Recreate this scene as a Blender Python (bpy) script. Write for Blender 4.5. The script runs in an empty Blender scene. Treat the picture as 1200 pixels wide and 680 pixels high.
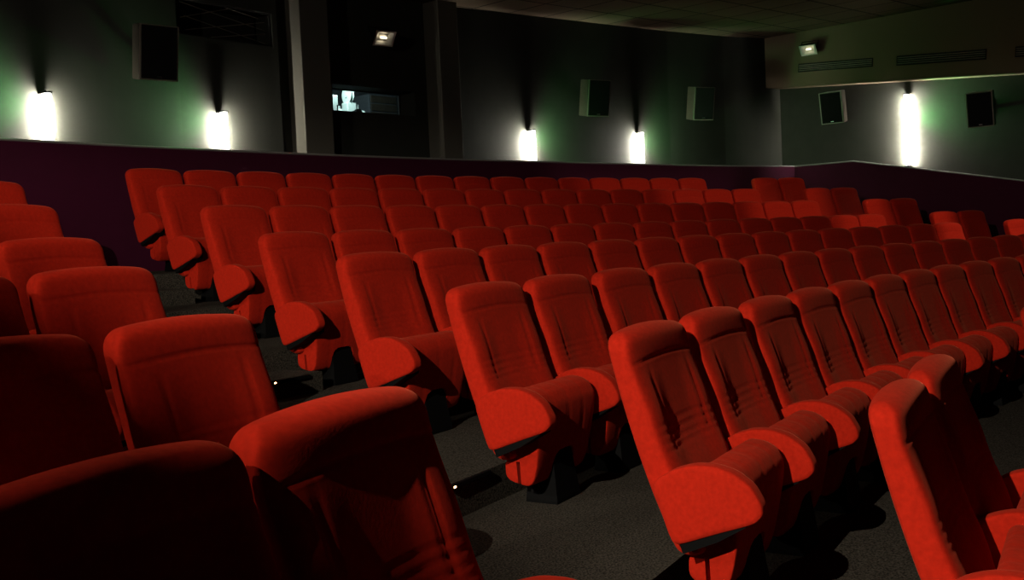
import bpy, bmesh, math
from mathutils import Vector, Matrix
sc = bpy.context.scene
COL = sc.collection
ZO = 1.981            # height of the camera survey's zero (top of the back row) above the lowest seat tier
R0 = 27.3791          # radius of the seating arcs, centre at (0, -R0)
HT = 0.855            # seat height
SW = 0.55             # seat pitch
ROWY = [0.0971, -0.9134, -1.8925, -2.8291, -3.7923, -4.6673, -5.5731, -6.3615]
ROWZ = [0.0019, -0.2066, -0.4078, -0.6084, -0.7373, -0.8737, -0.9883, -1.126]
OFC = [-3.3546, -3.6308, -3.8859, -4.1127, -4.3949, -4.5538, -4.9144, -4.9782]
Q2 = [-0.013, -0.0283, -0.0604, -0.087, -0.092, -0.1263, 0.0277, -0.0258]
Q3 = [-0.0151, -0.003, -0.0089, -0.0069, -0.0084, -0.0169, 0.0759, 0.0313]
OFR = [5.7942, 5.4534, 5.1603, 4.9427, 4.6258, 4.341, 4.0562, 3.7715]
OFL = [-4.9429, -5.2445, -5.525, -5.7772, -6.0847, -6.269, -6.655, -6.9]
def useat(r, s):
    q = (s - 7) / 7; return OFC[r] + s * SW + Q2[r] * q * q + Q3[r] * q ** 3

# ------------------------------------------------------------------ materials
def mat(name, color, rough=0.8, metal=0.0, emit=None, estr=0.0, sheen=0.0, tint=None, noise=None, bump=None, coat=0, spec=None):
    m = bpy.data.materials.new(name); m.use_nodes = True
    nt = m.node_tree; b = nt.nodes['Principled BSDF']
    b.inputs['Base Color'].default_value = (*color, 1); b.inputs['Roughness'].default_value = rough
    b.inputs['Metallic'].default_value = metal
    if spec is not None: b.inputs['Specular IOR Level'].default_value = spec
    if sheen:
        b.inputs['Sheen Weight'].default_value = sheen; b.inputs['Sheen Roughness'].default_value = 0.35
        b.inputs['Sheen Tint'].default_value = (*tint, 1)
    if emit: b.inputs['Emission Color'].default_value = (*emit, 1); b.inputs['Emission Strength'].default_value = estr
    if noise or bump:
        tc = nt.nodes.new('ShaderNodeTexCoord')
    if noise:
        sca, amt, det = noise
        n = nt.nodes.new('ShaderNodeTexNoise'); n.inputs['Scale'].default_value = sca; n.inputs['Detail'].default_value = det
        nt.links.new(tc.outputs['Object'], n.inputs['Vector'])
        r = nt.nodes.new('ShaderNodeValToRGB')
        r.color_ramp.elements[0].position = 0.3; r.color_ramp.elements[1].position = 0.7
        r.color_ramp.elements[0].color = (*[c * (1 - amt) for c in color], 1)
        r.color_ramp.elements[1].color = (*[min(1, c * (1 + amt)) for c in color], 1)
        nt.links.new(n.outputs['Fac'], r.inputs['Fac']); nt.links.new(r.outputs['Color'], b.inputs['Base Color'])
    if bump:
        sca, st, dist = bump
        n2 = nt.nodes.new('ShaderNodeTexNoise'); n2.inputs['Scale'].default_value = sca; n2.inputs['Detail'].default_value = 3
        nt.links.new(tc.outputs['Object'], n2.inputs['Vector'])
        bp = nt.nodes.new('ShaderNodeBump'); bp.inputs['Strength'].default_value = st; bp.inputs['Distance'].default_value = dist
        nt.links.new(n2.outputs['Fac'], bp.inputs['Height']); nt.links.new(bp.outputs['Normal'], b.inputs['Normal'])
    return m

M = {}
M['velvet'] = mat('red velvet', (0.46, 0.0165, 0.0055), 0.95, sheen=0.24, tint=(1.0, 0.22, 0.11), noise=(70, 0.12, 5), bump=(140, 0.10, 0.003), spec=0.08)
M['black'] = mat('black powder coat', (0.0035, 0.0035, 0.0035), 0.7, spec=0.08)
M['carpet'] = mat('charcoal carpet', (0.047, 0.041, 0.032), 1.0, noise=(150, 0.85, 2), bump=(300, 0.5, 0.004), spec=0.05)
M['wall'] = mat('grey fabric wall', (0.029, 0.030, 0.0245), 0.85, noise=(5, 0.07, 5), bump=(260, 0.10, 0.002), spec=0.15)
M['pilaster'] = mat('painted-light pilaster', (0.085, 0.080, 0.066), 0.9, spec=0.1)  # lighter than the wall: warm ambient light put into the colour
M['purple'] = mat('aubergine wainscot', (0.046, 0.0028, 0.017), 0.8, noise=(8, 0.06, 4), spec=0.15)
M['trim'] = mat('pale ledge edging', (0.20, 0.19, 0.175), 0.5)
M['soffit'] = mat('taupe soffit paint', (0.165, 0.122, 0.082), 0.9, spec=0.1)
M['cabinet'] = mat('speaker cabinet', (0.030, 0.025, 0.019), 0.4, noise=(30, 0.3, 4))
M['rim'] = mat('speaker rim', (0.16, 0.14, 0.11), 0.4)
M['cloth'] = mat('speaker cloth', (0.010, 0.010, 0.010), 0.9, bump=(500, 0.4, 0.002), spec=0.1)
M['alu'] = mat('brushed aluminium', (0.55, 0.53, 0.50), 0.3, 1.0)
M['badge'] = mat('silver badge', (0.6, 0.6, 0.6), 0.3, 1.0)
M['tube'] = mat('white tube', (1, 1, 1), 0.5, emit=(1.0, 0.96, 0.82), estr=1450)
M['diffuser'] = mat('frosted lamp front', (0.9, 0.9, 0.9), 0.5, emit=(1.0, 0.98, 0.95), estr=2.6)
M['grille'] = mat('grille wire', (0.30, 0.29, 0.24), 0.45, 0.6)
M['slat'] = mat('vent slat metal', (0.55, 0.46, 0.42), 0.45, 0.7)
M['dark'] = mat('dark void lining', (0.012, 0.012, 0.011), 0.9)
M['led'] = mat('step led', (1, .8, .5), 0.4, emit=(1.0, 0.55, 0.25), estr=9)
M['reflector'] = mat('satin reflector', (0.75, 0.73, 0.68), 0.5, 0.6)
M['bulb'] = mat('halogen bulb glint', (1, .9, .7), 0.4, emit=(1.0, 0.86, 0.6), estr=2.2)  # weak emission stands in for a glint reflected by the fitting
M['booth'] = mat('booth paint', (0.035, 0.042, 0.050), 0.9)
M['machine'] = mat('projector enamel', (0.55, 0.62, 0.60), 0.35)
def glass_mat():
    m = bpy.data.materials.new('port glass'); m.use_nodes = True; nt = m.node_tree; nt.nodes.clear()
    o = nt.nodes.new('ShaderNodeOutputMaterial'); t = nt.nodes.new('ShaderNodeBsdfTransparent'); g = nt.nodes.new('ShaderNodeBsdfGlossy')
    g.inputs['Roughness'].default_value = 0.02; t.inputs['Color'].default_value = (0.88, 0.95, 0.94, 1)
    mx = nt.nodes.new('ShaderNodeMixShader'); f = nt.nodes.new('ShaderNodeFresnel'); f.inputs['IOR'].default_value = 1.45
    nt.links.new(f.outputs['Fac'], mx.inputs['Fac']); nt.links.new(t.outputs[0], mx.inputs[1]); nt.links.new(g.outputs[0], mx.inputs[2])
    nt.links.new(mx.outputs[0], o.inputs['Surface']); return m
M['glass'] = glass_mat()
def ceil_mat():
    m = mat('ceiling tile', (0.10, 0.086, 0.068), 0.95, spec=0.1); nt = m.node_tree; b = nt.nodes['Principled BSDF']
    tc = nt.nodes.new('ShaderNodeTexCoord'); br = nt.nodes.new('ShaderNodeTexBrick')
    br.offset = 0.0; br.inputs['Scale'].default_value = 1.0; br.inputs['Brick Width'].default_value = 0.6; br.inputs['Row Height'].default_value = 0.6
    br.inputs['Mortar Size'].default_value = 0.014; br.inputs['Bias'].default_value = 0
    br.inputs['Color1'].default_value = (0.17, 0.128, 0.088, 1); br.inputs['Color2'].default_value = (0.13, 0.099, 0.068, 1); br.inputs['Mortar'].default_value = (0.022, 0.018, 0.013, 1)
    nt.links.new(tc.outputs['Object'], br.inputs['Vector']); nt.links.new(br.outputs['Color'], b.inputs['Base Color']); return m
M['ceiling'] = ceil_mat()

# ------------------------------------------------------------------ helpers
def obj(name, bm, m, parent=None, smooth=False, loc=None):
    bmesh.ops.recalc_face_normals(bm, faces=bm.faces[:])
    me = bpy.data.meshes.new(name); bm.to_mesh(me); bm.free()
    me.materials.append(M[m])
    if smooth:
        for p in me.polygons: p.use_smooth = True
    o = bpy.data.objects.new(name, me); COL.objects.link(o)
    if parent: o.parent = parent
    if loc is not None: o.location = loc
    return o
def thing(name, label, cat, loc=(0, 0, 0), rz=0, group=None):
    o = bpy.data.objects.new(name, None); COL.objects.link(o); o.empty_display_size = 0.1
    o.location = loc; o.rotation_euler = (0, 0, rz); o['label'] = label; o['category'] = cat
    if group: o['group'] = group
    return o
def struct(name, bm, m):
    o = obj(name, bm, m); o['kind'] = 'structure'; return o
def box(bm, x0, x1, y0, y1, z0, z1, bev=0.0, mtx=None):
    vs = [bm.verts.new((x, y, z)) for x in (x0, x1) for y in (y0, y1) for z in (z0, z1)]
    f = [(0, 1, 3, 2), (4, 6, 7, 5), (0, 4, 5, 1), (2, 3, 7, 6), (0, 2, 6, 4), (1, 5, 7, 3)]
    fs = [bm.faces.new([vs[i] for i in q]) for q in f]
    if bev:
        es = list({e for q in fs for e in q.edges})
        r = bmesh.ops.bevel(bm, geom=es, offset=bev, segments=2, profile=0.5, affect='EDGES')
        vs = list({v for v in r['verts']} | {v for v in vs if v.is_valid})
    if mtx is not None:
        bmesh.ops.transform(bm, matrix=mtx, verts=[v for v in vs if v.is_valid])
def cyl(bm, p, q, r, n=14, r2=None):
    p, q = Vector(p), Vector(q); d = q - p
    m = Matrix.Translation((p + q) / 2) @ d.to_track_quat('Z', 'Y').to_matrix().to_4x4()
    bmesh.ops.create_cone(bm, cap_ends=True, segments=n, radius1=r, radius2=r if r2 is None else r2, depth=d.length, matrix=m)
def quad(bm, *ps): return bm.faces.new([bm.verts.new(p) for p in ps])
def yarc(x, dr): return math.sqrt((R0 + dr) ** 2 - x * x) - R0
def smooth(a, b, x):
    t = max(0.0, min(1.0, (x - a) / (b - a))); return t * t * (3 - 2 * t)
def bump1(x, c, w):
    t = abs(x - c) / w; return 0.0 if t >= 1 else (1 - t * t) ** 2

# ------------------------------------------------------------------ the cinema seat (local: -y is the front, z from the floor)
def spine(z):      # rear line of the backrest, z measured from the top
    q = z + 0.04
    return 0.013 + 0.22 * q - 0.17 * q * q if q < 0 else 0.013 + 0.22 * q
def backrest_bm():
    bm = bmesh.new(); A0 = 0.2515; N = 48
    ts = [math.sin(math.pi / 2 * (-1 + 2 * i / N)) for i in range(N + 1)]
    lv = []
    zb = -0.655
    for k in range(5):                                  # rounded lower edge
        a = math.pi / 2 * k / 4
        lv.append((zb + 0.03 * (1 - math.cos(a)), math.sin(a) * 0.03 - 0.03, max(0.12, math.sin(a))))
    nz = 84
    z1 = -0.072
    for k in range(1, nz): lv.append((zb + 0.03 + (z1 - zb - 0.03) * k / nz, 0.0, 1.0))
    for k in range(13):                                 # rounded top corners
        a = math.pi / 2 * k / 12
        z = z1 + 0.057 * math.sin(a)
        h = 1.0 if z < -0.052 else max(0.0, 1 - ((z + 0.052) / 0.0375) ** 2.4) ** (1 / 2.4)
        lv.append((z, -0.058 * (1 - math.cos(a)), max(0.03, h)))
    rings = []
    for (z, da, h) in lv:
        a = A0 + da
        if z < -0.42: a -= 0.008 * smooth(-0.42, -0.65, z)
        front, rear = [], []
        for t in ts:
            x = a * t; u = abs(x) / A0
            e = (1 - min(1.0, abs(t)) ** 7) ** (1 / 7)
            # features of the padded front
            ax = abs(x)
            body = smooth(-0.085, -0.14, z)
            bol = smooth(0.06, 0.21, ax) * 0.017 * smooth(-0.09, -0.26, z) * (1 - 0.7 * smooth(-0.40, -0.55, z))
            pil = 0.006 * (1 - u * u) * bump1(z, -0.055, 0.07)
            crease = -0.0048 * bump1(ax, 0.152, 0.014) * smooth(-0.10, -0.19, z) * (1 - smooth(-0.33, -0.39, z))
            seam = -0.003 * bump1(z, -0.104, 0.007)
            lum = sum(-0.0018 * bump1(z, c, 0.007) for c in (-0.285, -0.310, -0.335, -0.357)) * (1 - smooth(0.22, 0.245, ax))
            low = 0.020 * smooth(-0.30, -0.48, z) * (1 - u * u * 0.6)
            tf = 0.043 + bol + pil + crease + seam + lum + low
            tr = 0.034 + 0.012 * (1 - u * u)
            cz = z - 0.015 + 0.017 * (1 - (x / A0) ** 2) * smooth(-0.35, -0.02, z)
            ym = spine(z) - 0.034
            front.append((x, ym - tf * e * h, cz)); rear.append((x, ym + tr * e * h, cz))
        ring = front + rear[-2:0:-1]
        rings.append([bm.verts.new((p[0], p[1], p[2] + HT)) for p in ring])
    n = len(rings[0])
    for a, b in zip(rings, rings[1:]):
        for i in range(n): bm.faces.new((a[i], a[(i + 1) % n], b[(i + 1) % n], b[i]))
    for r in (rings[0], rings[-1]):
        for i in range(N):
            q = [r[i], r[i + 1], r[(n - i - 1) % n], r[(n - i) % n]]
            q2 = []
            for v in q:
                if v not in q2: q2.append(v)
            if len(q2) >= 3: bm.faces.new(q2)
    return bm
def rounded_profile(pts, sub=2):
    for _ in range(sub):                                # Chaikin corner cutting
        out = []
        for i in range(len(pts)):
            p, q = pts[i], pts[(i + 1) % len(pts)]
            out.append((p[0] * .82 + q[0] * .18, p[1] * .82 + q[1] * .18)); out.append((p[0] * .18 + q[0] * .82, p[1] * .18 + q[1] * .82))
        pts = out
    return pts
def extrude_pillow(bm, prof, xs, inset, taper=None):
    # prof in (y,z); at each x the profile is pulled in by inset(x) metres
    cy = sum(p[0] for p in prof) / len(prof); cz = sum(p[1] for p in prof) / len(prof); rings = []
    for x in xs:
        d = inset(x); r = []
        for (y, z) in prof:
            vx, vz = y - cy, z - cz; L = math.hypot(vx, vz)
            k = max(0.0, (L - d) / L)
            xx = x * (taper(z) if taper else 1.0)
            r.append(bm.verts.new((xx, cy + vx * k, cz + vz * k + HT)))
        rings.append(r)
    n = len(prof)
    for a, b in zip(rings, rings[1:]):
        for i in range(n): bm.faces.new((a[i], a[(i + 1) % n], b[(i + 1) % n], b[i]))
    bm.faces.new(rings[0][::-1]); bm.faces.new(rings[-1])
CUSH = [(-0.252, -0.45), (-0.254, -0.418), (-0.275, -0.402), (-0.325, -0.408), (-0.360, -0.428), (-0.380, -0.468), (-0.377, -0.53), (-0.362, -0.63), (-0.340, -0.72), (-0.322, -0.760), (-0.295, -0.772), (-0.222, -0.756), (-0.203, -0.735), (-0.206, -0.68), (-0.262, -0.645), (-0.262, -0.54)]
def cushion_bm():
    bm = bmesh.new(); xs = []; W = 0.224; n = 40
    for i in range(n + 1): xs.append(W * math.sin(math.pi / 2 * (-1 + 2 * i / n)))
    def inset(x):
        t = abs(x) / W; d = 0.022 * (1 - (1 - min(1, t) ** 8) ** (1 / 8))
        for c in (-0.12, 0.0, 0.12): d += 0.003 * bump1(x, c, 0.010)
        return d
    extrude_pillow(bm, rounded_profile(CUSH, 2), xs, inset, lambda z: 1 - 0.10 * smooth(-0.50, -0.78, z))
    return bm
def armrest_bm(x0, x1):
    P = [(-0.140, -0.458), (-0.160, -0.432), (-0.205, -0.404), (-0.26, -0.388), (-0.32, -0.386), (-0.38, -0.402), (-0.43, -0.437), (-0.458, -0.485), (-0.460, -0.515), (-0.437, -0.540), (-0.33, -0.578), (-0.215, -0.620), (-0.192, -0.615)]
    bm = bmesh.new(); c = (x0 + x1) / 2; w = (x1 - x0) / 2; n = 10
    xs = [c + w * math.sin(math.pi / 2 * (-1 + 2 * i / n)) for i in range(n + 1)]
    def inset(x): t = min(1, abs(x - c) / w); return 0.018 * (1 - (1 - t ** 5) ** (1 / 5))
    extrude_pillow(bm, rounded_profile(P, 2), xs, inset); return bm
def bracket_bm(x0, x1):
    bm = bmesh.new()
    vs = []
    for x in (x0, x1):
        vs.append([bm.verts.new((x, y, z + HT)) for (y, z) in ((-0.20, -0.56), (-0.42, -0.51), (-0.41, -0.552), (-0.33, -0.60), (-0.225, -0.645))])
    a, b = vs
    for i in range(5): bm.faces.new((a[i], a[(i + 1) % 5], b[(i + 1) % 5], b[i]))
    bm.faces.new(a[::-1]); bm.faces.new(b); return bm
def pedestal_bm():
    bm = bmesh.new(); lv = [(0.0, 0.094, -0.362, -0.226), (0.012, 0.094, -0.362, -0.226), (0.10, 0.082, -0.350, -0.232), (0.30, 0.066, -0.325, -0.235)]; rr = []
    for z, w, y0, y1 in lv: rr.append([bm.verts.new(p) for p in ((-w, y0, z), (w, y0, z), (w, y1, z), (-w, y1, z))])
    for a, b in zip(rr, rr[1:]):
        for i in range(4): bm.faces.new((a[i], a[(i + 1) % 4], b[(i + 1) % 4], b[i]))
    bm.faces.new(rr[0][::-1]); bm.faces.new(rr[-1]); return bm
def cut(o, cutters):
    for c in cutters:
        m = o.modifiers.new('b', 'BOOLEAN'); m.operation = 'DIFFERENCE'; m.object = c; m.solver = 'EXACT'
    dg = bpy.context.evaluated_depsgraph_get()
    me = bpy.data.meshes.new_from_object(o.evaluated_get(dg)); o.modifiers.clear(); old = o.data; o.data = me; bpy.data.meshes.remove(old)
    for c in cutters:
        d = c.data; bpy.data.objects.remove(c); bpy.data.meshes.remove(d)
    me.materials.clear(); me.materials.append(M['velvet'])
    for p in me.polygons: p.use_smooth = True
    me.set_sharp_from_angle(angle=math.radians(50))

proto_parts = {}
proto_parts['backrest'] = obj('backrest', backrest_bm(), 'velvet', smooth=True)
cu = obj('seat_cushion', cushion_bm(), 'velvet', smooth=True)
b1 = bmesh.new()                                        # arched gap in the lower front, and the hinge slot in the side
pr = [(-0.086, -0.95), (0.086, -0.95), (0.084, -0.70), (0.072, -0.668), (0.045, -0.654), (-0.045, -0.654), (-0.072, -0.668), (-0.084, -0.70)]
ra = [b1.verts.new((x, -0.60, z + HT)) for x, z in pr]; rb = [b1.verts.new((x, 0.0, z + HT)) for x, z in pr]
for i in range(8): b1.faces.new((ra[i], ra[(i + 1) % 8], rb[(i + 1) % 8], rb[i]))
b1.faces.new(ra[::-1]); b1.faces.new(rb)
c1 = obj('cut', b1, 'black')
b2 = bmesh.new(); box(b2, -0.30, -0.165, -0.272, -0.258, HT - 0.95, HT - 0.675); c2 = obj('cut', b2, 'black')
b3 = bmesh.new(); box(b3, 0.165, 0.30, -0.272, -0.258, HT - 0.95, HT - 0.675); c3 = obj('cut', b3, 'black')
cut(cu, [c1, c2, c3]); proto_parts['seat_cushion'] = cu
proto_parts['armrest'] = obj('armrest', armrest_bm(-0.299, -0.239), 'velvet', smooth=True)
proto_parts['armrest_bracket'] = obj('armrest_bracket', bracket_bm(-0.292, -0.205), 'black')
proto_parts['pedestal'] = obj('pedestal', pedestal_bm(), 'black')
right_parts = {'armrest': bpy.data.meshes.new('x'), }
_ra = obj('armrest', armrest_bm(0.239, 0.299), 'velvet', smooth=True); _rb = obj('armrest_bracket', bracket_bm(0.205, 0.292), 'black')

used = {'first': True, 'r': True}
def put_seat(u, dr, z, label, right_arm=False, xy=None, rz=None):
    R = R0 + dr; th = u / R
    loc = (R * math.sin(th), R * math.cos(th) - R0) if xy is None else xy
    t = thing('cinema_seat', label, 'seat', (loc[0], loc[1], z - HT + ZO), -th if rz is None else rz, 'red cinema seats')
    for nm, p in proto_parts.items():
        c = p if used['first'] else p.copy()
        if not used['first']: COL.objects.link(c)
        c.parent = t
    used['first'] = False
    if right_arm:
        for p in (_ra, _rb):
            c = p if used['r'] else p.copy()
            if not used['r']: COL.objects.link(c)
            c.parent = t
        used['r'] = False
    return t
ORD = ['first', 'second', 'third', 'fourth', 'fifth', 'sixth', 'seventh', 'eighth', 'ninth', 'tenth', 'eleventh', 'twelfth', 'thirteenth', 'fourteenth', 'fifteenth']
ROWN = ['back row', 'second row from the back', 'third row from the back', 'fourth row from the back', 'fifth row from the back', 'sixth row from the back', 'seventh row from the back', 'nearest row']
counts = [15, 15, 15, 15, 15, 15, 12, 0]
for r in range(8):
    seats = list(range(counts[r])) if r < 7 else [0, 1, 5, 6]
    for s in seats:
        if r == 7:
            lb = {0: 'red velvet seat seen side-on at lower right, with bright left edge, nearest centre row',
                  1: 'red velvet seat directly behind the nearest side-on seat at lower right',
                  5: 'red seat cut by right picture edge, first beyond the empty gap, nearest centre row',
                  6: 'red velvet seat second beyond the empty gap at right, nearest centre row'}[s]
        elif s == 0: lb = 'red seat with exposed armrest, left aisle end of centre block, ' + ROWN[r]
        elif s == 14: lb = 'red velvet seat at right aisle end of centre block, ' + ROWN[r]
        else: lb = 'red velvet seat, ' + ORD[s] + ' from the left aisle, centre block, ' + ROWN[r]
        put_seat(useat(r, s) - 0.015 + (0.02 if r == 0 else 0) - (0.035 if r in (5, 6) and s < 2 else 0) - (0.04 if r == 7 else 0), ROWY[r], ROWZ[r], lb, right_arm=(s == 14 or (r == 7 and s in (1,))))
for r in range(5):
    for s in (0, 1):
        lb = ('lit red seat at the aisle end of right block, ' if s == 0 else 'dark shaded red seat by the right wall, right block, ') + ROWN[r]
        put_seat(OFR[r] + s * SW, ROWY[r], ROWZ[r], lb, right_arm=(s == 1))
for r in (1, 2, 3, 4, 5, 6):
    for s in ((0,) if r < 4 else (0, 1)):
        lb = ('red seat at the aisle end of left block, ' if s == 0 else 'dark unlit red seat one in from the aisle, left block, ') + ROWN[r]
        if r == 6:                                      # the nearest left-block row stands a little further forward
            put_seat(0, 0, -0.965, lb, s == 0, (-6.565, -6.640) if s == 0 else (-7.068, -6.806), 0.300); continue
        put_seat(OFL[r] - s * (SW + 0.02) + {1: .05, 2: .06, 3: .05, 4: .02, 5: -.03, 6: .095}[r], ROWY[r] + (0.05 if r == 6 else 0), ROWZ[r], lb, right_arm=(s == 0))

# ------------------------------------------------------------------ floor tiers
XL, XR = -12.0, 7.19
NX = 48
xs = [XL + (XR - XL) * i / NX for i in range(NX + 1)]
bm = bmesh.new()
edges = [1.2] + [ROWY[r] - 0.115 for r in range(1, 8)] + [ROWY[7] - 1.02, ROWY[7] - 2.0, -16.5]
zs = [ROWZ[r] - HT for r in range(8)] + [ROWZ[7] - HT - 0.10, ROWZ[7] - HT - 0.20]
prev = None
for t in range(len(zs)):
    back = [bm.verts.new((x, yarc(x, edges[t]), zs[t] + ZO)) for x in xs]
    if t + 1 < len(edges) - 1 or True:
        front = [bm.verts.new((x, yarc(x, edges[t + 1]) if edges[t + 1] > -12 else -16.5, zs[t] + ZO)) for x in xs]
    for i in range(NX): bm.faces.new((front[i], front[i + 1], back[i + 1], back[i]))
    if prev:
        for i in range(NX): bm.faces.new((back[i], back[i + 1], prev[i + 1], prev[i]))
    prev = front
# intermediate steps in the aisles, in front of the tall risers
def half_step(u0, u1, r):
    e = edges[r + 1]; z1 = (zs[r] + zs[r + 1]) / 2
    pts = []
    for k in range(7):
        u = u0 + (u1 - u0) * k / 6; pts.append(u)
    A = [[], [], []]
    for u in pts:
        for j, (dr, z) in enumerate(((e + 0.01, z1), (e - 0.30, z1), (e - 0.30, zs[r + 1] - 0.01))):
            R = R0 + dr; th = u / (R0 + e); A[j].append(bm.verts.new((R * math.sin(th), R * math.cos(th) - R0, z + ZO)))
    for j in (0, 1):
        for k in range(6): bm.faces.new((A[j][k], A[j][k + 1], A[j + 1][k + 1], A[j + 1][k]))
    for k in (0, 6):
        R = R0 + e + 0.01; th = pts[k] / (R0 + e)
        v = bm.verts.new((R * math.sin(th), R * math.cos(th) - R0, zs[r + 1] - 0.01 + ZO)); bm.faces.new((A[0][k], A[1][k], A[2][k], v))
OL = OFL
for r in range(0, 4):
    half_step(OL[r] + 0.34, OFC[r + 1] - 0.32, r)
    if r < 3: half_step(useat(r, 14) + 0.34, OFR[r + 1] - 0.34, r)
struct('floor', bm, 'carpet')

# ------------------------------------------------------------------ walls
ZC = lambda x: 1.95 + 0.033 * (x - 0.1)
LED = 0.20
XW, XS = 7.30, 7.0
drl = lambda x: 0.41 + 0.28 * smooth(2, 7.2, x)        # wainscot face, upper wall: distance behind the reference arc
dru = lambda x: 0.66 + 0.34 * smooth(2, 7.3, x)
yl_ = lambda x, o=0.0: yarc(x, drl(x) + o)
yu_ = lambda x, o=0.0: yarc(x, dru(x) + o)
def wains(x0, x1, z0, z1):
    bm = bmesh.new(); n = 48; a, b, c, d = [], [], [], []
    for i in range(n + 1):
        x = x0 + (x1 - x0) * i / n
        a.append(bm.verts.new((x, yl_(x), z0 + ZO))); b.append(bm.verts.new((x, yl_(x), z1 + ZO)))
        c.append(bm.verts.new((x, yl_(x, 0.5), z1 + ZO)))
    for i in range(n):
        bm.faces.new((a[i], a[i + 1], b[i + 1], b[i])); bm.faces.new((b[i], b[i + 1], c[i + 1], c[i]))
    return bm
struct('wall_back_lower', wains(-12, XR, -1.0, LED), 'purple')
def side_z(y): return LED if y > -1.19 else LED + 0.194 * (y + 1.19)
bm = bmesh.new()
ys = [yl_(XR), -1.19, -4, -7, -10.5]
a = [bm.verts.new((XR, y, -2.4 + ZO)) for y in ys]; b = [bm.verts.new((XR, y, side_z(y) + ZO)) for y in ys]; c = [bm.verts.new((XR + 0.2, y, side_z(y) + ZO)) for y in ys]
for i in range(len(ys) - 1):
    bm.faces.new((a[i], a[i + 1], b[i + 1], b[i])); bm.faces.new((b[i], b[i + 1], c[i + 1], c[i]))
struct('wall_right_lower', bm, 'purple')
def strip(bm, pts, nrm, r=0.011):
    # rounded edging swept along pts; nrm = direction out of the wall (per point)
    rings = []
    for p, nn in zip(pts, nrm):
        p = Vector(p); nn = Vector(nn).normalized()
        rings.append([bm.verts.new(p + nn * (r * math.cos(t)) + Vector((0, 0, r * math.sin(t)))) for t in [2 * math.pi * k / 12 for k in range(12)]])
    for q, w in zip(rings, rings[1:]):
        for k in range(12): bm.faces.new((q[k], q[(k + 1) % 12], w[(k + 1) % 12], w[k]))
    bm.faces.new(rings[0][::-1]); bm.faces.new(rings[-1])
bm = bmesh.new(); px = [-12 + (XR + 12) * i / 48 for i in range(49)]
strip(bm, [(x, yl_(x, 0.002), LED + ZO) for x in px], [(-x / R0, -1, 0) for x in px]); struct('trim_1', bm, 'trim')
bm = bmesh.new(); strip(bm, [(XR - 0.002, y, side_z(y) + ZO) for y in ys], [(-1, 0, 0)] * len(ys)); struct('trim_2', bm, 'trim')

# upper back wall as flat panels; openings (x0,x1,z0,z1) span a whole panel
panels = [(-12, -9, -.05, None), (-9, -6.3, -.05, None), (-6.3, -4.65, -.05, None), (-4.65, -3.35, -.05, None), (-3.35, -2.70, -.05, None),
          (-2.70, -1.63, -.05, (1.245, 1.57)), (-1.63, -1.57, -.05, None), (-1.57, -0.845, .04, None), (-0.845, 0.305, .04, (0.70, 0.972)),
          (0.305, 0.95, .04, None), (0.95, 3.48, .0, None), (3.48, 4.865, .0, None), (4.865, 6.1, .0, None), (6.1, 7.7, .0, None)]
bm = bmesh.new(); last = None
for (x0, x1, dr, op) in panels:
    P0 = (x0, yu_(x0, dr)); P1 = (x1, yu_(x1, dr)); ztop = 2.45
    seg = [(LED - 0.02, ztop)] if op is None else [(LED - 0.02, op[0]), (op[1], ztop)]
    for za, zb in seg: quad(bm, (*P0, za + ZO), (*P1, za + ZO), (*P1, zb + ZO), (*P0, zb + ZO))
    if op:
        D = 0.27
        Q0 = (x0, P0[1] + D); Q1 = (x1, P1[1] + D)
        quad(bm, (*P0, op[0] + ZO), (*P1, op[0] + ZO), (*Q1, op[0] + ZO), (*Q0, op[0] + ZO))
        quad(bm, (*P0, op[1] + ZO), (*P1, op[1] + ZO), (*Q1, op[1] + ZO), (*Q0, op[1] + ZO))
        quad(bm, (*P0, op[0] + ZO), (*P0, op[1] + ZO), (*Q0, op[1] + ZO), (*Q0, op[0] + ZO))
        quad(bm, (*P1, op[0] + ZO), (*P1, op[1] + ZO), (*Q1, op[1] + ZO), (*Q1, op[0] + ZO))
    if last and (abs(last[1] - P0[1]) > 1e-4): quad(bm, (*last, LED - 0.02 + ZO), (*P0, LED - 0.02 + ZO), (*P0, ztop + ZO), (*last, ztop + ZO))
    last = P1
struct('wall_back', bm, 'wall')
bm = bmesh.new(); quad(bm, (XW, 1.0, -0.9 + ZO), (XW, -16.5, -1.6 + ZO - 1.2), (XW, -16.5, 2.4 + ZO), (XW, 1.0, 2.4 + ZO)); struct('wall_right', bm, 'wall')
bm = bmesh.new(); quad(bm, (-12, 1.0, -2.6 + ZO), (-12, -16.5, -2.6 + ZO), (-12, -16.5, 2.4 + ZO), (-12, 1.0, 2.4 + ZO)); struct('wall_left', bm, 'wall')
bm = bmesh.new(); quad(bm, (-12, -16.5, -2.6 + ZO), (7.4, -16.5, -2.6 + ZO), (7.4, -16.5, 2.4 + ZO), (-12, -16.5, 2.4 + ZO)); struct('wall_front', bm, 'wall')
bm = bmesh.new(); quad(bm, (-12.2, 1.3, ZC(-12.2) + ZO), (7.6, 1.3, ZC(7.6) + ZO), (7.6, -16.6, ZC(7.6) + ZO), (-12.2, -16.6, ZC(-12.2) + ZO)); struct('ceiling', bm, 'ceiling')
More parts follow.
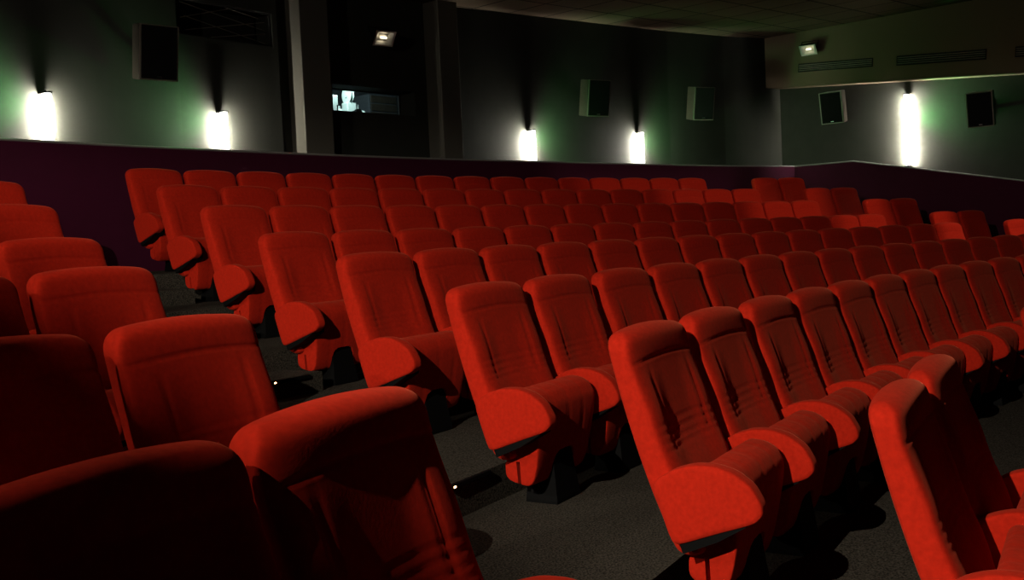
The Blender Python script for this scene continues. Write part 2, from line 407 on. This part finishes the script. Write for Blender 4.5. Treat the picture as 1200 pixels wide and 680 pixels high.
# soffit along the right wall, its underside falling towards the front
sz = lambda y: 1.415 + 0.076 * y
bm = bmesh.new()
y0, y1 = 0.9, -14.0
quad(bm, (XS, y0, sz(y0) + ZO), (XS, y1, sz(y1) + ZO), (XS, y1, 2.4 + ZO), (XS, y0, 2.4 + ZO))
quad(bm, (XS, y0, sz(y0) + ZO), (XS, y1, sz(y1) + ZO), (XW, y1, sz(y1) + ZO), (XW, y0, sz(y0) + ZO))
struct('wall_right_soffit', bm, 'soffit')
bm = bmesh.new(); strip(bm, [(XS, y, sz(y) + ZO) for y in (0.05, -4, -8, -13.9)], [(-1, 0, 0)] * 4, 0.010); struct('trim_3', bm, 'soffit')
# pilasters either side of the projection booth wall
def pilaster(name, x0, x1, dr0, dr1):
    bm = bmesh.new(); xm = (x0 + x1) / 2; y = yl_(xm, dr0)
    box(bm, x0, x1, y, y + (dr1 - dr0), LED + ZO + 0.002, 2.2 + ZO, 0.008); struct(name, bm, 'pilaster')
pilaster('trim_4', -1.395, -1.05, 0.05, 0.31)
pilaster('trim_5', 0.487, 0.786, 0.05, 0.31)
# booth room behind the port
bm = bmesh.new(); bx0, bx1, by0, by1 = -1.6, 1.9, yu_(-0.3, 0.31), yu_(-0.3, 0.31) + 1.7
for nm, ps in (('wall_booth_left', [(bx0, by0, .1), (bx0, by1, .1), (bx0, by1, 1.9), (bx0, by0, 1.9)]), ('wall_booth_back', [(bx0, by1, .1), (bx1, by1, .1), (bx1, by1, 1.9), (bx0, by1, 1.9)]),
               ('wall_booth_right', [(bx1, by0, .1), (bx1, by1, .1), (bx1, by1, 1.9), (bx1, by0, 1.9)]), ('floor_booth', [(bx0, by0, .1), (bx1, by0, .1), (bx1, by1, .1), (bx0, by1, .1)]),
               ('ceiling_booth', [(bx0, by0, 1.9), (bx1, by0, 1.9), (bx1, by1, 1.9), (bx0, by1, 1.9)])):
    b_ = bmesh.new(); quad(b_, *[(p[0], p[1], p[2] + ZO) for p in ps]); struct(nm, b_, 'booth')
# front of the booth, around the port
for (xa, xb, za, zb) in ((bx0, -0.845, .1, 1.9), (0.305, bx1, .1, 1.9), (-0.845, 0.305, .1, .70), (-0.845, 0.305, .972, 1.9)):
    quad(bm, (xa, by0, za + ZO), (xb, by0, za + ZO), (xb, by0, zb + ZO), (xa, by0, zb + ZO))
struct('wall_booth_front', bm, 'booth')

# projection port window: frame and glass
w = thing('window_1', 'projection booth window between the two pilasters', 'window', (0, 0, 0)); w['kind'] = 'structure'
bm = bmesh.new(); yy = by0 - 0.012
for (xa, xb, za, zb) in ((-0.845, 0.305, .70, .712), (-0.845, 0.305, .96, .972), (-0.845, -0.833, .712, .96), (0.29, 0.305, .712, .96)):
    box(bm, xa, xb, yy - 0.012, yy + 0.008, za + ZO, zb + ZO)
obj('window_frame', bm, 'dark', w)
bm = bmesh.new(); box(bm, -0.833, 0.29, yy - 0.004, yy + 0.002, .712 + ZO, .96 + ZO); obj('window_pane', bm, 'glass', w)

# film projector in the booth
pj = thing('film_projector', 'brightly lit film projector behind the left of the booth window', 'projector', (-0.10, by0 + 0.44, 0.1 + ZO), math.radians(-8))
bm = bmesh.new(); box(bm, -0.10, 0.10, -0.12, 0.20, 0.0, 0.52, 0.01); box(bm, -0.16, 0.16, -0.2, 0.3, 0.0, 0.05, 0.008); obj('stand', bm, 'black', pj)
bm = bmesh.new(); box(bm, -0.13, 0.13, 0.0, 0.40, 0.53, 0.74, 0.02); cyl(bm, (0, 0.25, 0.72), (0, 0.25, 0.80), 0.06); obj('lamp_house', bm, 'machine', pj)
bm = bmesh.new(); box(bm, -0.07, 0.05, -0.14, -0.01, 0.55, 0.80, 0.012); box(bm, 0.06, 0.09, -0.12, -0.02, 0.56, 0.78, 0.008); obj('projector_head', bm, 'machine', pj)
bm = bmesh.new(); cyl(bm, (-0.02, -0.14, 0.66), (-0.02, -0.26, 0.66), 0.035); cyl(bm, (-0.02, -0.26, 0.66), (-0.02, -0.30, 0.66), 0.045); obj('lens', bm, 'black', pj)
for k, zc in enumerate((0.88, 0.62)):
    bm = bmesh.new()
    xx = 0.13 if k else -0.02
    for dx in (-0.018, 0.018): cyl(bm, (xx + dx - .003, -0.08, zc), (xx + dx + .003, -0.08, zc), 0.10, 28)
    cyl(bm, (xx - 0.03, -0.08, zc), (xx + 0.03, -0.08, zc), 0.025); obj('film_reel', bm, 'machine', pj)
bm = bmesh.new(); box(bm, 0.05, 0.09, -0.02, 0.02, 0.74, 0.90, 0.005); obj('reel_arm', bm, 'black', pj)
cb = thing('equipment_cabinet', 'pale equipment cabinet at the far left inside the booth window', 'cabinet', (-0.47, by0 + 0.32, 0.1 + ZO), 0.1)
bm = bmesh.new(); box(bm, -0.075, 0.075, -0.1, 0.15, 0.0, 0.85, 0.008); obj('body', bm, 'machine', cb)
bm = bmesh.new(); box(bm, -0.066, 0.066, -0.112, -0.099, 0.56, 0.84, 0.004); obj('door', bm, 'machine', cb)
bm = bmesh.new(); box(bm, 0.045, 0.055, -0.125, -0.110, 0.66, 0.74, 0.003); obj('handle', bm, 'black', bpy.data.objects['door'])
rk = thing('equipment_rack', 'dim grey equipment rack at right behind the booth window', 'rack', (0.75, by0 + 0.95, 0.1 + ZO), 0.0)
bm = bmesh.new(); box(bm, -0.22, 0.22, -0.15, 0.15, 0.0, 1.0, 0.01); obj('body', bm, 'booth', rk)
for k in range(5):
    bm = bmesh.new(); box(bm, -0.20, 0.20, -0.165, -0.148, 0.5 + k * 0.1, 0.585 + k * 0.1, 0.004); obj('panel', bm, 'cabinet', rk)

# ------------------------------------------------------------------ ventilation opening with lattice
g = thing('ventilation_grille', 'dark ventilation opening with crossed wires, high on left back wall', 'grille', (-2.165, yu_(-2.165, -0.05) - 0.002, 1.245 + ZO), 0.079)
bm = bmesh.new(); H = 0.325; Wg = 0.53
box(bm, -Wg, Wg, 0.262, 0.27, 0.002, H - 0.002); obj('backing', bm, 'dark', g)
bm = bmesh.new()
for z0, z1 in ((0.003, 0.012), (H - 0.012, H - 0.003)): box(bm, -Wg + .003, Wg - .003, 0.01, 0.035, z0, z1)
for x0, x1 in ((-Wg + .003, -Wg + 0.014), (Wg - 0.014, Wg - .003)): box(bm, x0, x1, 0.01, 0.035, 0.012, H - 0.012)
obj('frame', bm, 'dark', g)
for (xa, za, xb, zb) in ((-0.47, .30, 0.47, .155), (-0.43, .18, 0.47, .03), (-0.47, .16, 0.05, .305), (-0.42, .055, 0.47, .235), (-0.15, 0.02, 0.47, .125), (-0.05, .325, 0.40, .262)):
    bm = bmesh.new(); cyl(bm, (xa, 0.03, za), (xb, 0.03, zb), 0.0035, 8); obj('lattice_wire', bm, 'grille', g)

# ------------------------------------------------------------------ wall lamps
def wall_lamp(loc, rz, length, green, label, foot=0.0):
    t = thing('wall_lamp', label, 'lamp', loc, rz, 'tube lamps on the walls')
    bm = bmesh.new(); box(bm, -0.028, 0.028, -0.020, 0.100, 0.0, 0.014, 0.003); box(bm, -0.028, 0.028, -0.020, 0.100, length - 0.010, length + 0.004, 0.003)
    obj('holder', bm, 'black', t)
    bm = bmesh.new(); prf = [(-0.024, 0.050), (-0.024, -0.004), (-0.016, -0.014), (0.016, -0.014), (0.024, -0.004), (0.024, 0.050), (0.021, 0.050), (0.021, -0.003), (0.0145, -0.011), (-0.0145, -0.011), (-0.021, -0.003), (-0.021, 0.050)]
    lo = [bm.verts.new((x, y, 0.014)) for x, y in prf]; hi = [bm.verts.new((x, y, length - 0.010)) for x, y in prf]
    for i in range(12): bm.faces.new((lo[i], lo[(i + 1) % 12], hi[(i + 1) % 12], hi[i]))
    obj('diffuser', bm, 'diffuser', t)
    bm = bmesh.new(); cyl(bm, (0, 0.050, 0.016), (0, 0.050, length - 0.012), 0.010, 16); obj('tube', bm, 'tube', t, True)
    # the green side light of the fixture, washing the wall on one side
    l = bpy.data.lights.new('green_wash', 'SPOT'); l.energy = GREEN * (length / 0.4) ** 0.7; l.color = (0.04, 1.0, 0.16); l.spot_size = math.radians(125); l.spot_blend = 1.0; l.shadow_soft_size = 0.02
    o = bpy.data.objects.new('green_wash', l); COL.objects.link(o); o.parent = t; o.location = (green * 0.05, -0.08, length * 0.62)
    o.rotation_euler = Vector((green * 1.0, 0.25, 0.28)).to_track_quat('-Z', 'Y').to_euler()
GREEN = 30.0
for (x, top, grn, lb) in ((-4.0, 0.605, -1, 'glowing white tube lamp at far left of back wall'), (-2.30, 0.575, -1, 'glowing white tube lamp below the crossed-wire opening'),
                     (2.03, 0.605, 1, 'glowing white tube lamp on back wall just right of the pilasters'), (4.12, 0.66, 1, 'glowing white tube lamp on back wall between the two right-hand speakers')):
    wall_lamp((x, yu_(x, -0.105 - (0.05 if x < 0 else 0)), LED + ZO + 0.001), -x / R0, top - LED, grn, lb)
yl = -1.99
wall_lamp((XW - 0.105, yl, side_z(yl) + ZO + 0.012), math.radians(-90), 1.03, 1, 'tall glowing white tube lamp on right wall under the soffit')

# ------------------------------------------------------------------ loudspeakers
def speaker(loc, rz, label, tilt=10, w=0.34, h=0.46, dep=0.24):
    t = thing('wall_speaker', label, 'speaker', loc, rz, 'wall speakers')
    m = Matrix.Translation((0, -0.10, 0)) @ Matrix.Rotation(math.radians(tilt), 4, 'X')
    bm = bmesh.new()
    pr = [(-w / 2, -dep), (w / 2, -dep), (w / 2 * 0.78, 0), (-w / 2 * 0.78, 0)]
    lo = [bm.verts.new(m @ Vector((x, y, -h / 2))) for x, y in pr]; hi = [bm.verts.new(m @ Vector((x, y, h / 2))) for x, y in pr]
    for i in range(4): bm.faces.new((lo[i], lo[(i + 1) % 4], hi[(i + 1) % 4], hi[i]))
    bm.faces.new(lo[::-1]); bm.faces.new(hi)
    bmesh.ops.bevel(bm, geom=bm.edges[:], offset=0.006, segments=2, affect='EDGES')
    obj('cabinet', bm, 'cabinet', t)
    bm = bmesh.new(); box(bm, -w / 2, w / 2, -dep - 0.006, -dep - 0.0005, -h / 2, h / 2, 0.003, m); obj('front_rim', bm, 'rim', t)
    bm = bmesh.new(); box(bm, -w / 2 + 0.016, w / 2 - 0.016, -dep - 0.012, -dep + 0.002, -h / 2 + 0.013, h / 2 - 0.010, 0.005, m); gr = obj('grille', bm, 'cloth', t)
    bm = bmesh.new(); box(bm, -0.022, 0.022, -dep - 0.0155, -dep - 0.011, -h / 2 + 0.028, -h / 2 + 0.037, 0, m); obj('badge', bm, 'badge', gr)
    bm = bmesh.new(); box(bm, -0.05, 0.05, -0.012, 0.0, -0.10, 0.10); box(bm, -0.02, 0.02, -0.12, -0.005, -0.02, 0.02); obj('bracket', bm, 'black', t)
def back_spk(x, z, rz, label): speaker((x, yu_(x, -0.055 if x < 0 else -0.005), z + ZO), rz, label)
back_spk(-3.06, 1.02, -0.10, 'black wall speaker at upper left beside the crossed-wire opening')
back_spk(3.08, 1.055, -0.30, 'black wall speaker on back wall, left of the two beside right-hand lamp')
back_spk(5.35, 1.11, -0.42, 'black wall speaker on back wall nearest the right corner')
speaker((XW - 0.005, -0.96, 1.03 + ZO), math.radians(-86), 'black wall speaker on right wall left of the tall lamp')
speaker((XW - 0.005, -3.06, 0.76 + ZO), math.radians(-86), 'black wall speaker on right wall right of the tall lamp')

# ------------------------------------------------------------------ floodlights
def flood(loc, rot, label):
    t = thing('floodlight', label, 'lamp', loc, 0, 'floodlights'); m = rot
    W, H = 0.115, 0.085
    bm = bmesh.new(); rr = []
    for (y, k) in ((0.05, 0.55), (0.0, 0.9), (-0.05, 1.0)): rr.append([bm.verts.new(m @ Vector((sx * W * k, y, sz_ * H * k))) for sx, sz_ in ((-1, -1), (1, -1), (1, 1), (-1, 1))])
    for a, b in zip(rr, rr[1:]):
        for i in range(4): bm.faces.new((a[i], a[(i + 1) % 4], b[(i + 1) % 4], b[i]))
    bm.faces.new(rr[0][::-1]); obj('housing', bm, 'black', t)
    bm = bmesh.new(); rr = []
    for (y, k) in ((-0.056, 1.05), (-0.056, 0.86), (-0.02, 0.5)): rr.append([bm.verts.new(m @ Vector((sx * W * k, y, sz_ * H * k))) for sx, sz_ in ((-1, -1), (1, -1), (1, 1), (-1, 1))])
    for a, b in zip(rr, rr[1:]):
        for i in range(4): bm.faces.new((a[i], a[(i + 1) % 4], b[(i + 1) % 4], b[i]))
    bm.faces.new(rr[-1]); obj('reflector', bm, 'reflector', t)
    bm = bmesh.new(); cyl(bm, m @ Vector((-0.035, -0.034, 0)), m @ Vector((0.035, -0.034, 0)), 0.012, 10); obj('bulb', bm, 'bulb', t)
    bm = bmesh.new()
    box(bm, -W - 0.012, -W - 0.004, -0.01, 0.012, -0.012, 0.012, 0, m); box(bm, W + 0.004, W + 0.012, -0.01, 0.012, -0.012, 0.012, 0, m)
    for s in (-1, 1): cyl(bm, m @ Vector((s * (W + 0.008), 0, 0)), m @ Vector((s * (W + 0.008), 0.13, 0.03)), 0.006, 8)
    cyl(bm, m @ Vector((-W - 0.008, 0.13, 0.03)), m @ Vector((W + 0.008, 0.13, 0.03)), 0.006, 8); obj('bracket', bm, 'black', t)
flood((-0.25, yu_(-0.25, 0.04) - 0.15, 1.50 + ZO), Matrix.Rotation(math.radians(-12), 4, 'Z') @ Matrix.Rotation(math.radians(38), 4, 'X'), 'floodlight with bright reflector above the projection booth window')
flood((XS - 0.15, -0.717, 1.89 + ZO), Matrix.Rotation(math.radians(-80), 4, 'Z') @ Matrix.Rotation(math.radians(42), 4, 'X'), 'floodlight with bright reflector on the right soffit near the corner')

# ------------------------------------------------------------------ air vents on the soffit
def air_vent(ya, yb, za, zb, h, label):
    L = math.hypot(yb - ya, zb - za); t = thing('air_vent', label, 'vent', (XS, (ya + yb) / 2, (za + zb) / 2 + ZO), math.radians(-90), 'soffit air vents')
    t.rotation_euler = (0, math.atan2(za - zb, abs(yb - ya)), math.radians(-90))
    bm = bmesh.new(); l = L / 2; k = h / 2
    box(bm, -l, l, -0.004, -0.001, -k, k); obj('backing', bm, 'dark', t)
    bm = bmesh.new()
    for q in ((-l, l, -k, -k + 0.008), (-l, l, k - 0.008, k), (-l, -l + 0.01, -k, k), (l - 0.01, l, -k, k)): box(bm, q[0], q[1], -0.016, -0.001, q[2], q[3])
    obj('frame', bm, 'dark', t)
    for i in range(4):
        z = -k + h * (i + 0.9) / 4.8; bm = bmesh.new(); box(bm, -l + 0.01, l - 0.01, -0.005, 0.005, -0.0035, 0.0035, 0.0015, Matrix.Translation((0, -0.011, z)) @ Matrix.Rotation(math.radians(-30), 4, 'X')); obj('slat', bm, 'slat', t)
air_vent(-0.465, -1.617, 1.645, 1.564, 0.125, 'long slatted air vent on the soffit below the floodlight')
air_vent(-1.963, -3.172, 1.531, 1.441, 0.135, 'long slatted air vent on the soffit above the tall lamp')
air_vent(-3.535, -4.73, 1.414, 1.324, 0.135, 'slatted air vent on the soffit cut by the right picture edge')

# ------------------------------------------------------------------ step lights
def step_light(x, dr, z, label):
    th = math.asin(x / (R0 + dr)); t = thing('step_light', label, 'light', (x, yarc(x, dr), z + ZO), -th, 'step lights')
    bm = bmesh.new(); box(bm, -0.015, 0.26, -0.016, -0.001, -0.014, 0.004, 0.003); obj('housing', bm, 'black', t)
    bm = bmesh.new(); box(bm, 0.0, 0.012, -0.019, -0.0155, -0.009, -0.002, 0.001); obj('lens', bm, 'led', t)
step_light(-5.09, edges[5] - 0.001, zs[4] - 0.004, 'step light glowing on tier edge beside the nearest left-block seat')
step_light(-4.71, edges[3] - 0.301, (zs[2] + zs[3]) / 2 - 0.006, 'step light glowing on aisle step further up the left aisle')

# ------------------------------------------------------------------ lights
def added_flood(L, corners, energy, color, size, label):
    # unseen floodlight added to light the seats; four-sided hood shapes beam between corner directions
    t = thing('added_floodlight', label, 'lamp', (L[0], L[1], L[2] + ZO), 0, 'added unseen floodlights')
    D = [(Vector(c) - Vector(L)).normalized() for c in corners]
    ax = sum(D, Vector()).normalized()
    ring = [d * (0.22 / d.dot(ax)) for d in D]; rear = [d * (0.02 / d.dot(ax)) * 1.0 - ax * 0.06 + (d - ax * d.dot(ax)) * 0.06 for d in D]
    bm = bmesh.new()
    inner = [bm.verts.new(v) for v in ring]; back = [bm.verts.new(v) for v in rear]
    outer = [bm.verts.new(v + (v - ax * v.dot(ax)).normalized() * 0.012) for v in ring]; back2 = [bm.verts.new(v - ax * 0.012 + (v - ax * v.dot(ax)).normalized() * 0.012) for v in rear]
    n = 4
    for i in range(n):
        j = (i + 1) % n
        bm.faces.new((inner[i], inner[j], back[j], back[i])); bm.faces.new((outer[i], outer[j], back2[j], back2[i])); bm.faces.new((inner[i], inner[j], outer[j], outer[i]))
    bm.faces.new(back); bm.faces.new(back2); obj('hood', bm, 'black', t)
    bm = bmesh.new(); up = Vector((0, 0, ZC(L[0]) - L[2])); s0 = sum(rear, Vector()) / 4 - ax * 0.01
    cyl(bm, s0, (s0.x, s0.y, up.z), 0.010, 10); obj('hanger', bm, 'black', t)
    l = bpy.data.lights.new('added_light', 'POINT'); l.energy = energy; l.color = color; l.shadow_soft_size = size
    o = bpy.data.objects.new('added_light', l); COL.objects.link(o); o.location = (L[0], L[1], L[2] + ZO)
def plane_hit(L, a, b, az):
    # the point at azimuth az (degrees) on the plane through L, a and b
    n = (Vector(a) - Vector(L)).cross(Vector(b) - Vector(L)); c, s_ = math.cos(math.radians(az)), math.sin(math.radians(az))
    dz = -(n.x * c + n.y * s_) / n.z; return (L[0] + c, L[1] + s_, L[2] + dz)
L1 = (-9.8, -7.22, 1.22)
LO = ((-6.66, -6.66, -0.99), (-6.14, -4.65, -0.75))       # light starts just inside the aisle seats of the left block
UP = ((-3.6, 0.3, 0.24), (5.5, 0.1, 0.24))                # and stops at the wainscot ledge
added_flood(L1, [plane_hit(L1, *LO, 62), plane_hit(L1, *LO, -14), plane_hit(L1, *UP, -14), plane_hit(L1, *UP, 62)], 1080, (1.0, 0.90, 0.76), 0.012,
             'added unseen hooded floodlight hanging from the ceiling beyond the left seats')
L2 = (-10.2, -4.6, 1.40)
added_flood(L2, [plane_hit(L2, *LO, 58), plane_hit(L2, *LO, 9), plane_hit(L2, *UP, 9), plane_hit(L2, *UP, 58)], 620, (1.0, 0.90, 0.76), 0.03,
             'second added unseen hooded floodlight nearer the back wall beyond the left seats')
L3 = (3.87, -7.5, 1.95)
added_flood(L3, [(3.0, -4.6, -1.6), (4.72, -4.6, -1.6), (5.80, -0.2, 0.26), (2.2, 0.2, 0.26)], 360, (1.0, 0.90, 0.76), 0.009,
             'added unseen hooded floodlight hanging from the ceiling over the right aisle')
p = bpy.data.lights.new('booth_light', 'POINT'); p.energy = 45; p.color = (0.85, 1.0, 0.98); p.shadow_soft_size = 0.05
o = bpy.data.objects.new('booth_light', p); COL.objects.link(o); o.location = (-0.45, by0 + 0.12, 1.25 + ZO)

# ------------------------------------------------------------------ world, camera
w = bpy.data.worlds.new('World'); sc.world = w; w.use_nodes = True
w.node_tree.nodes['Background'].inputs['Color'].default_value = (0, 0, 0, 1)
cam = bpy.data.cameras.new('Camera'); cam.sensor_width = 36; cam.sensor_fit = 'HORIZONTAL'; cam.lens = 1234.053 / 1200 * 36; cam.clip_start = 0.05
co = bpy.data.objects.new('Camera', cam); COL.objects.link(co)
Rt = Vector((0.68194984, -0.72997662, -0.04559118)); U = Vector((0.06606779, -0.00059815, 0.99781496)); F = Vector((0.72840886, 0.68347186, -0.04782004))
mt = Matrix((Rt, U, -F)).transposed().to_4x4(); mt.translation = Vector((-7.64994, -8.11468, -0.72330 + ZO)); co.matrix_world = mt
sc.camera = co
sc.view_settings.view_transform = 'Standard'; sc.view_settings.look = 'None'; sc.view_settings.gamma = 1; sc.view_settings.use_curve_mapping = False
sc.view_settings.exposure = 0.0
